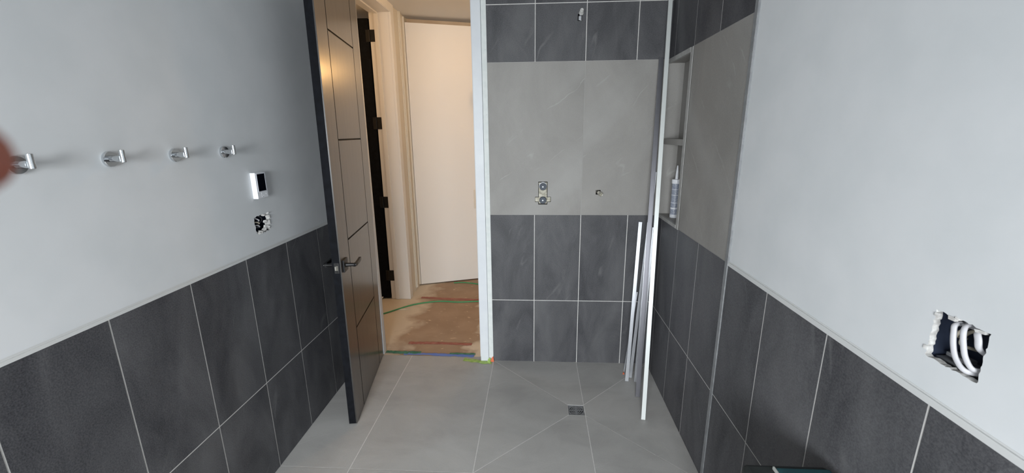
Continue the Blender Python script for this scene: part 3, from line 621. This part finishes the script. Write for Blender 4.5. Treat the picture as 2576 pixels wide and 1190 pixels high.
for z in (0.053, -0.035):
    mb = MB(); mb.lathe([(0.0225, 0), (0.0230, 0.004), (0.0228, 0.016), (0.0212, 0.019), (0.006, 0.0185), (0.0, 0.0185)], (0, -0.004, z), (0, -1, 0), 36, caps=False); c = mb.build('valve_cap', 'capgrey', sv, smooth=True)
    mb = MB(); mb.lathe([(0.0052, 0), (0.0048, 0.0025), (0.002, 0.0032), (0, 0.0032)], (-0.0008, -0.0223, z), (0, -1, 0), 16, caps=False); mb.build('screw', 'white', c, smooth=True)
ps = tag(empty('pipe_stub', (0.4035, D, 1.230)), 'short capped metal pipe stub right of the valve in the grey tile band', 'pipe')
mb = MB(); mb.lathe([(0.0135, 0), (0.0135, 0.018), (0.011, 0.02), (0.011, 0.05)], (-0.002, 0.040, 0.004), Vector((0.012, -0.09, -0.012)), 24); mb.build('pipe', 'nickel', ps, smooth=True)
mb = MB(); mb.lathe([(0.0, 0.0), (0.0132, 0.0), (0.0142, 0.003), (0.0142, 0.018), (0.0125, 0.022), (0.0100, 0.020), (0.0040, 0.010), (0, 0.010)], (0.010, -0.010, -0.007), Vector((0.28, -1.0, -0.20)), 8, caps=False); mb.build('pipe_cap', 'nickel', ps)
sa = tag(empty('shower_arm_fitting', (0.2555, D, 2.270)), 'shower arm fitting wrapped in white thread tape high on the charcoal tiles', 'pipe fitting')
mb = MB(); mb.box(-0.006, 0.010, 0.008, 0.045, -0.016, 0.006); mb.lathe([(0.0105, 0), (0.0105, 0.045)], (0.004, 0.045, 0.006), Vector((0.05, -1, 0.28)), 22); mb.box(0.003, 0.010, 0.0, 0.008, -0.021, -0.017)
mb.build('elbow', 'galv', sa)
mb = MB(); mb.lathe([(0.0, 0), (0.0125, 0), (0.0145, 0.003), (0.0130, 0.006), (0.0145, 0.009), (0.0130, 0.012), (0.0120, 0.026), (0.0095, 0.032), (0.004, 0.030), (0, 0.024)], (0.0075, 0.002, 0.018), Vector((0.06, -1, 0.55)), 9, caps=False); mb.build('taped_thread', 'ptfe', sa)

# ------------------------------------------------------------------ drain
dn = tag(empty('floor_drain', ((DR[0]+DR[1])/2, (DR[2]+DR[3])/2, -0.004)), 'square steel floor drain grate with rings of slots in the shower floor', 'drain')
h_ = 0.0462
mb = MB()
for (a, b, c, d_) in ((-h_, h_, -h_, -h_+0.002), (-h_, h_, h_-0.002, h_), (-h_, -h_+0.002, -h_+0.002, h_-0.002), (h_-0.002, h_, -h_+0.002, h_-0.002)): mb.box(a, b, c, d_, -0.012, 0.0025)
mb.build('frame', 'steel', dn)
def slotplate():
    mb = MB(); hs = h_-0.0028; rings = [(0.013, 0.0185), (0.0235, 0.029), (0.034, 0.0395)]; n = 96; zt, zb = 0.0012, -0.0025
    rad = [0.0]+[r for q in rings for r in q]
    def sq(a): c, s_ = math.cos(a), math.sin(a); k = hs/max(abs(c), abs(s_)); return (c*k, s_*k)
    def issolid(band, a):
        if band % 2 == 0: return True
        w_ = 0.0050/((rad[band]+rad[band+1])/2); off = 0 
        q = (a-off) % (math.pi/2); q = min(q, math.pi/2-q); return q < w_
    for k in range(n):
        a, b = 2*math.pi*k/n, 2*math.pi*(k+1)/n; am = (a+b)/2
        for band in range(6):
            if not issolid(band, am): 
                for r in (rad[band], rad[band+1]):
                    mb.face([(r*math.cos(a), r*math.sin(a), zt), (r*math.cos(b), r*math.sin(b), zt), (r*math.cos(b), r*math.sin(b), zb), (r*math.cos(a), r*math.sin(a), zb)])
                continue
            r0, r1 = rad[band], rad[band+1]
            p = [(r0*math.cos(a), r0*math.sin(a), zt), (r1*math.cos(a), r1*math.sin(a), zt), (r1*math.cos(b), r1*math.sin(b), zt), (r0*math.cos(b), r0*math.sin(b), zt)]
            mb.face(p if r0 > 0 else [p[1], p[2], (0, 0, zt)])
        r1 = rad[-1]; s0, s1 = sq(a), sq(b)
        mb.face([(r1*math.cos(a), r1*math.sin(a), zt), (*s0, zt), (*s1, zt), (r1*math.cos(b), r1*math.sin(b), zt)])
    return mb
slotplate().build('grate', 'steel', dn, recalc=False)
mb = MB(); mb.box(-h_+0.001, h_-0.001, -h_+0.001, h_-0.001, -0.016, -0.013); mb.build('sump', 'hole', dn)

# ------------------------------------------------------------------ aluminium profiles leaning in the corner
def profile(p0, p1, wd, dp, label, th_=0.0016, kind='U', face=None, length=None, mt='rail'):
    """rolled channel between two points; its flat side faces the camera"""
    p0, p1 = Vector(p0), Vector(p1); t = (p1-p0).normalized(); L_ = (p1-p0).length if length is None else length
    f = Vector(face) if face is not None else Vector((-0.1, -1, 0)); f = (f-t*f.dot(t)).normalized(); s_ = t.cross(f).normalized()
    a, b = wd/2, dp
    if kind == 'U': pr = [(-a, 0), (a, 0), (a, -b), (a-th_, -b), (a-th_, -th_), (-a+th_, -th_), (-a+th_, -b), (-a, -b)]
    elif kind == 'L': pr = [(-a, 0), (a, 0), (a, -th_), (-a+th_, -th_), (-a+th_, -b), (-a, -b)]
    elif kind == 'step': pr = [(-a, 0.006), (-a+0.005, 0.006), (-a+0.005, 0), (a, 0), (a, -b), (a-th_, -b), (a-th_, -th_), (-a+0.003, -th_), (-a+0.003, -b), (-a, -b)]
    vs = []; n = len(pr)
    for h in (0, L_):
        for x, y in pr: vs.append(t*h+s_*x+f*y)
    fs = [(k, (k+1) % n, n+(k+1) % n, n+k) for k in range(n)]+[tuple(reversed(range(n))), tuple(range(n, 2*n))]
    mb = MB(); mb.idx(vs, fs); o = mb.build('aluminium_profile', mt, ); o.location = p0+Vector((0, 0, 0.003))
    return tag(o, label, 'metal profile', 'aluminium profiles leaning in the shower corner')
PRF = profile
PRF((0.622, 2.119, 0), (0.768, 2.706, 2.405), 0.0225, 0.010, 'tallest white-bright aluminium profile, foot furthest out on the floor', mt='railsatin')
PRF((0.640, 2.336, 0), (0.738, 2.700, 2.030), 0.0270, 0.012, 'long two-tone aluminium profile ending at the top of the grey tile band', kind='step', mt='raildull')
PRF((0.608, 2.503, 0), (0.680, 2.705, 1.036), 0.0215, 0.010, 'short bright aluminium profile at the left of the bundle, top below the grey band')
PRF((0.640, 2.545, 0), (0.752, 2.705, 1.358), 0.0190, 0.009, 'slim aluminium profile whose white tip shows between the two longest ones')
PRF((0.662, 2.498, 0), (0.732, 2.704, 0.88), 0.0140, 0.008, 'short aluminium profile hidden mostly behind the two-tone one', kind='L')
PRF((0.699, 2.535, 0), (0.766, 2.704, 1.00), 0.0140, 0.008, 'slanting aluminium profile just left of the tallest one near the floor', kind='L')
PRF((0.612, 2.612, 0), (0.690, 2.710, 0.55), 0.0090, 0.006, 'thinnest aluminium profile, leftmost foot behind the short bright one', kind='L')
mb = MB(); mb.idx([(0.598, 2.585, 0.0005), (0.604, 2.600, 0.0005), (0.614, 2.592, 0.0005), (0.606, 2.604, 0.010), (0.600, 2.592, 0.008)], [(0, 2, 1), (0, 1, 3, 4), (1, 2, 3), (0, 4, 2), (4, 3, 2)])
tag(mb.build('tile_wedge', 'orange'), 'tiny orange tile levelling wedge on the floor at the foot of the profiles', 'wedge')

# ------------------------------------------------------------------ sealant cartridge in the niche
cx, cy, cz = 0.8505, 2.592, NZ0+0.001
sc = tag(empty('sealant_cartridge', (cx, cy, cz)), 'white and blue sealant cartridge with a pointed nozzle standing in the shower niche', 'sealant cartridge')
def label_mat():
    m = mat('printed label', (0.8, 0.8, 0.8), 0.4); N = m.node_tree.nodes; L = m.node_tree.links; b = N['Principled BSDF']
    tc = N.new('ShaderNodeTexCoord'); sp = N.new('ShaderNodeSeparateXYZ'); L.new(tc.outputs['Object'], sp.inputs[0])
    mp = N.new('ShaderNodeMapping'); mp.inputs['Scale'].default_value = (330, 330, 900); L.new(tc.outputs['Object'], mp.inputs[0])
    n = N.new('ShaderNodeTexNoise'); n.inputs['Scale'].default_value = 1; n.inputs['Detail'].default_value = 1; L.new(mp.outputs[0], n.inputs['Vector'])
    tx = N.new('ShaderNodeMapRange'); tx.inputs['From Min'].default_value = 0.44; tx.inputs['From Max'].default_value = 0.52; L.new(n.outputs['Fac'], tx.inputs[0])
    r = N.new('ShaderNodeValToRGB'); r.color_ramp.interpolation = 'CONSTANT'; e = r.color_ramp.elements
    sca = N.new('ShaderNodeMath'); sca.operation = 'DIVIDE'; sca.inputs[1].default_value = 0.215; L.new(sp.outputs[2], sca.inputs[0]); L.new(sca.outputs[0], r.inputs[0])
    ink = (0.09, 0.12, 0.20, 1); wh = (0.78, 0.79, 0.82, 1)
    e[0].position = 0; e[0].color = wh; e[1].position = 0.09; e[1].color = ink
    for p, c in ((0.25, wh), (0.29, ink), (0.42, wh), (0.435, ink), (0.64, wh), (0.655, ink), (0.80, wh), (0.815, ink)): q = e.new(p); q.color = c
    c = N.new('ShaderNodeMix'); c.data_type = 'RGBA'; c.inputs[7].default_value = (0.55, 0.58, 0.64, 1); L.new(r.outputs[0], c.inputs[6])
    k = N.new('ShaderNodeMath'); k.operation = 'MULTIPLY'; k.inputs[1].default_value = 0.75; L.new(tx.outputs[0], k.inputs[0]); L.new(k.outputs[0], c.inputs[0]); L.new(c.outputs[2], b.inputs['Base Color']); return m
mb = MB(); mb.lathe([(0.0, 0), (0.0235, 0.0), (0.0242, 0.001), (0.0242, 0.020), (0.0238, 0.021), (0.0238, 0.2105), (0.0, 0.2105)], (0, 0, 0), (0, 0, 1), 40, caps=False); mb.build('tube', label_mat(), sc, smooth=True)
mb = MB(); mb.lathe([(0.0, 0.209), (0.0262, 0.209), (0.0266, 0.211), (0.0266, 0.231), (0.0255, 0.234), (0.010, 0.236), (0, 0.236)], (0, 0, 0), (0, 0, 1), 40, caps=False)
mb.build('collar', 'white', sc, smooth=True)
mb = MB(); mb.lathe([(0.0095, 0.234), (0.0092, 0.245), (0.0070, 0.285), (0.0042, 0.312), (0.0022, 0.317), (0, 0.3175)], (0, 0, 0), (0.0, 0, 1), 24, caps=False); mb.build('nozzle', 'white', sc, smooth=True)

# ------------------------------------------------------------------ tape, paper and cord at the threshold and in the hall
def ribbon(name, pts, wd, m, label, cat, z=0.002, amp=0.003, n=30, lift=0.0015, group=None, tk=0.0006):
    pp = bez(pts, max(2, n//(len(pts)-1))); L_, R_ = [], []
    for i, p in enumerate(pp):
        t = (pp[min(i+1, len(pp)-1)]-pp[max(i-1, 0)]).normalized(); s_ = Vector((-t.y, t.x, 0))
        zz_ = z+random.uniform(0, lift)
        L_.append(p+s_*(wd/2+random.uniform(-amp, amp))+Vector((0, 0, zz_))); R_.append(p-s_*(wd/2+random.uniform(-amp, amp))+Vector((0, 0, zz_)))
    mb = MB(); k = len(pp); up_ = Vector((0, 0, tk)); vs = L_+R_+[v+up_ for v in L_]+[v+up_ for v in R_]
    fs = []
    for i in range(k-1): fs += [(i, i+1, k+i+1, k+i), (2*k+i, 3*k+i, 3*k+i+1, 2*k+i+1), (i, 2*k+i, 2*k+i+1, i+1), (k+i, k+i+1, 3*k+i+1, 3*k+i)]
    fs += [(0, k, 3*k, 2*k), (k-1, 3*k-1, 4*k-1, 2*k-1)][:2]
    mb.idx(vs, fs); return tag(mb.build(name, m), label, cat, group)
ribbon('masking_tape', [(-0.985, 2.799, 0), (-0.8, 2.800, 0), (-0.62, 2.790, 0), (-0.452, 2.786, 0)], 0.030, 'bluet', 'strip of blue tape along the bathroom door threshold', 'tape', z=0.0018, amp=0.006)
ribbon('masking_tape', [(-1.128, 2.822, 0), (-1.0, 2.815, 0), (-0.86, 2.818, 0)], 0.034, 'greent', 'dark green tape on the threshold beside the open door', 'tape', z=0.0026, amp=0.005, n=16)
ribbon('masking_tape', [(-0.64, 2.812, 0), (-0.54, 2.812, 0), (-0.446, 2.810, 0)], 0.020, 'greent', 'short dark green tape on the threshold near the white casing', 'tape', z=0.0036, amp=0.004, n=12)
ribbon('masking_tape', [(-0.520, 2.740, 0), (-0.43, 2.716, 0), (-0.335, 2.700, 0), (-0.312, 2.700, 0)], 0.038, 'limet', 'lime green tape scrap on the floor under the white door casing', 'tape', z=0.0012, amp=0.007, n=14)
mb = MB(); mb.idx([(-0.345, 2.705, 0.001), (-0.322, 2.690, 0.001), (-0.318, 2.712, 0.028), (-0.330, 2.716, 0.030), (-0.338, 2.712, 0.022), (-0.325, 2.700, 0.018)], [(0, 1, 5, 4), (4, 5, 2, 3), (0, 4, 3), (1, 2, 5), (0, 3, 2, 1)]); 
tag(mb.build('masking_tape', 'limet'), 'curled lime tape standing up at the foot of the casing', 'tape')
mb = MB(); mb.idx([(-0.324, D-0.010, 0.001), (-0.296, D-0.008, 0.001), (-0.302, D-0.009, 0.040), (-0.312, D-0.010, 0.030), (-0.324, D-0.020, 0.001), (-0.296, D-0.018, 0.001), (-0.302, D-0.0105, 0.040), (-0.312, D-0.012, 0.030)], [(0, 1, 2, 3), (4, 7, 6, 5), (0, 4, 5, 1), (1, 5, 6, 2), (2, 6, 7, 3), (3, 7, 4, 0)])
tag(mb.build('membrane_scrap', 'orange'), 'small orange-red membrane scrap in the corner between casing and charcoal tiles', 'scrap')
ribbon('floor_tape', [(-1.000, 2.966, 0), (-0.75, 2.972, 0), (-0.495, 2.962, 0)], 0.036, 'redt', 'faded red tape strip on the hall paper nearest the threshold', 'tape', z=0.0006, amp=0.004, lift=0.0006, group='red tape on the hall floor paper')
ribbon('floor_tape', [(-1.150, 3.905, 0), (-0.85, 3.880, 0), (-0.30, 3.850, 0)], 0.042, 'redt', 'red tape strip on the hall paper further off behind the green cord', 'tape', z=0.0006, amp=0.004, lift=0.0006, group='red tape on the hall floor paper')
def cord(pts, r, label):
    mb = MB(); mb.tube(bez(pts, 14), r, 10); return tag(mb.build('cord', 'hose', smooth=True), label, 'cord')
cord([(-1.62, 3.38, 0.006), (-1.405, 3.488, 0.006), (-1.184, 3.705, 0.006), (-0.96, 3.800, 0.006), (-0.75, 3.79, 0.006), (-0.57, 3.815, 0.006), (-0.2, 3.86, 0.006)], 0.0058, 'long green cord curving over the hall paper past the doorway')
cord([(-0.90, 4.330, 0.005), (-0.80, 4.345, 0.005), (-0.66, 4.310, 0.005), (-0.40, 4.20, 0.005)], 0.0055, 'short green cord end under the tall white door in the hall')
# paper scrap by the hall door foot
mb = MB(); mb.idx([(-1.60, 3.78, 0.001), (-1.535, 3.80, 0.001), (-1.520, 3.86, 0.022), (-1.60, 3.86, 0.026), (-1.56, 3.82, 0.018)], [(0, 1, 4), (1, 2, 4), (2, 3, 4), (3, 0, 4), (0, 3, 2, 1)])
tag(mb.build('paper_scrap', 'white'), 'crumpled white paper scrap at the foot of the black door beyond', 'paper')
mb = MB(); mb.idx([(-1.31, 3.60, 0.0012), (-1.25, 3.585, 0.0012), (-1.19, 3.60, 0.0012), (-1.24, 3.625, 0.0012), (-1.29, 3.63, 0.0012), (-1.31, 3.60, 0.0022), (-1.25, 3.585, 0.0022), (-1.19, 3.60, 0.0022), (-1.24, 3.625, 0.0022), (-1.29, 3.63, 0.0022)], [(0, 4, 3, 2, 1), (5, 6, 7, 8, 9)]+[(k, (k+1) % 5, 5+(k+1) % 5, 5+k) for k in range(5)])
tag(mb.build('plaster_splash', 'hall'), 'pale teardrop of dried plaster on the hall paper beside the green cord', 'plaster splash')

# ------------------------------------------------------------------ unseen hall lamp (its glow shows on the open door)
lm = tag(empty('unseen_hall_lamp', LAMP), 'lit hall lamp out of view, with an added black reflector aimed at the open door', 'lamp')
aim = (Vector((-1.02, 2.10, 1.95))-Vector(LAMP)).normalized()
mb = MB(); mb.lathe([(0.020, -0.075), (0.028, -0.060), (0.050, -0.010), (0.072, 0.030), (0.070, 0.030), (0.048, -0.008), (0.026, -0.056), (0.0, -0.058)], (0, 0, 0), aim, 28, caps=False); mb.build('reflector', 'black', lm, smooth=True)  # reflector added so the beam misses the white door at the hall end
mb = MB(); mb.lathe([(0.0, -0.052), (0.018, -0.048), (0.030, -0.020), (0.030, -0.008), (0.018, 0.006), (0.0, 0.010)], (0, 0, 0), aim, 24, caps=False); mb.build('bulb', 'lampglass', lm, smooth=True)
mb = MB(); q_ = -aim*0.07; mb.tube([q_, q_+Vector((0, 0, 0.05)), Vector((q_.x, q_.y, HZ-LAMP[2]-0.003))], 0.004, 8); mb.build('cord', 'black', lm)
sl = bpy.data.lights.new('unseen_hall_lamp_light', 'SPOT'); sl.energy = 14; sl.color = (1.0, 0.56, 0.20); sl.shadow_soft_size = 0.045; sl.spot_size = math.radians(84); sl.spot_blend = 0.6
so = bpy.data.objects.new('unseen_hall_lamp_light', sl); COL.objects.link(so); so.location = Vector(LAMP)+aim*0.035; so.rotation_euler = aim.to_track_quat('-Z', 'Y').to_euler()
bulb('added_hall_light', (-0.30, 3.25, HZ-0.09), 13, (1.0, 0.65, 0.35), 0.06)  # added to light the hall evenly, no such lamp is seen
cl = tag(empty('added_ceiling_lamp', (-0.30, 3.25, HZ)), 'added round ceiling lamp, out of view, lighting the hall warm', 'lamp')
mb = MB(); mb.lathe([(0.0, -0.03), (0.06, -0.028), (0.075, -0.018), (0.078, -0.008), (0.0, -0.008)], n=32, caps=False); mb.build('lamp_shade', 'lampglass', cl, smooth=True)
mb = MB(); mb.lathe([(0.085, -0.008), (0.085, 0.0)], n=32); mb.build('lamp_base', 'halltrim', cl)
bulb('side_room_light', (-2.1, 3.4, 2.3), 6, WARM, 0.08)

# ------------------------------------------------------------------ black and teal tool case at the foot of the right wall
tcse = tag(empty('tool_case', (0.67, 0.78, 0.0)), 'tall black tool case with a teal panel in the bottom right corner by the wall', 'tool case')
mb = MB(); mb.box(-0.114, 0.106, -0.205, 0.200, 0.003, 0.36); mb.box(-0.114, 0.106, -0.205, 0.200, 0.364, 0.741); mb.build('case_body', 'blackp', tcse, bevel=0.012)
mb = MB(); mb.box(-0.040, 0.098, -0.15, 0.178, 0.742, 0.750); mb.build('teal_panel', 'teal', tcse, bevel=0.004)
mb = MB(); mb.box(-0.045, -0.040, -0.15, 0.180, 0.742, 0.751); mb.build('panel_edging', 'palegrey', tcse, bevel=0.001)
for z in (0.34, 0.40):
    mb = MB(); mb.box(-0.122, -0.113, -0.03, 0.03, z-0.02, z+0.02); mb.build('latch', 'teal', tcse, bevel=0.002)

# ------------------------------------------------------------------ the fingertip close to the lens (a hand reaching in from the left)
def skin_mesh(name, joints, edges, m, parent=None, sub=2):
    me = bpy.data.meshes.new(name); me.from_pydata([j[0] for j in joints], edges, []); o = bpy.data.objects.new(name, me); COL.objects.link(o)
    sk = o.modifiers.new('skin', 'SKIN'); sk.use_smooth_shade = True
    for i, j in enumerate(joints):
        r = j[1] if isinstance(j[1], tuple) else (j[1], j[1]); me.skin_vertices[0].data[i].radius = r; me.skin_vertices[0].data[i].use_root = (i == 0)
    sb = o.modifiers.new('subdivision', 'SUBSURF'); sb.levels = sub; sb.render_levels = sub
    me.materials.append(M[m]); o.parent = parent; return o
CO = Vector((0, 0, 1.6074))
def camp(x, y, z): return CO+r2*x+u2*y+fw*z       # metres right, up, ahead of the lens
# index finger pointing right into view, its tip 50 mm in front of the lens plane
hand = [(camp(-0.135, -0.060, 0.010), (0.030, 0.016)),                                   # 0 wrist end of the palm
        (camp(-0.118, -0.025, 0.018), (0.034, 0.014)), (camp(-0.112, 0.006, 0.028), (0.032, 0.012)),   # 1,2 palm
        (camp(-0.105, 0.014, 0.044), 0.0092), (camp(-0.088, 0.016, 0.050), 0.0084), (camp(-0.0685, 0.0092, 0.046), 0.0070), (camp(-0.0548, 0.0082, 0.044), 0.0038),   # 3-6 index
        (camp(-0.112, -0.004, 0.050), 0.0092), (camp(-0.096, -0.008, 0.058), 0.0085), (camp(-0.086, -0.015, 0.046), 0.0075),   # 7-9 middle, curled
        (camp(-0.116, -0.022, 0.052), 0.0088), (camp(-0.102, -0.027, 0.056), 0.0080), (camp(-0.094, -0.034, 0.044), 0.0070),   # 10-12 ring
        (camp(-0.122, -0.040, 0.046), 0.0078), (camp(-0.110, -0.045, 0.048), 0.0070), (camp(-0.103, -0.050, 0.038), 0.0062),   # 13-15 little
        (camp(-0.116, 0.002, 0.000), 0.0105), (camp(-0.098, 0.020, -0.012), 0.0098), (camp(-0.080, 0.028, -0.014), 0.0080),   # 16-18 thumb
        (camp(-0.165, -0.110, -0.010), (0.027, 0.020)), (camp(-0.215, -0.190, -0.060), (0.036, 0.030))]                    # 19,20 forearm
he = [(0, 1), (1, 2), (2, 3), (3, 4), (4, 5), (5, 6), (2, 7), (7, 8), (8, 9), (1, 10), (10, 11), (11, 12), (1, 13), (13, 14), (14, 15), (1, 16), (16, 17), (17, 18), (0, 19), (19, 20)]
hb = camp(-0.118, -0.025, 0.018)
hand = [(p-hb, r) for p, r in hand]
hd = skin_mesh('person', hand, he, 'skin'); hd.location = hb
tag(hd, 'blurred fingertip of a person reaching in at the left edge over the first hook', 'person')
nl = camp(-0.0650, 0.0155, 0.044)-hb
mb = MB(); mb.lathe([(0.0, 0.0), (0.0048, 0.0), (0.0046, 0.0006), (0.003, 0.0010), (0, 0.0012)], nl, u2*1.0-fw*0.3, 18, caps=False); mb.build('fingernail', 'nail', hd, smooth=True)
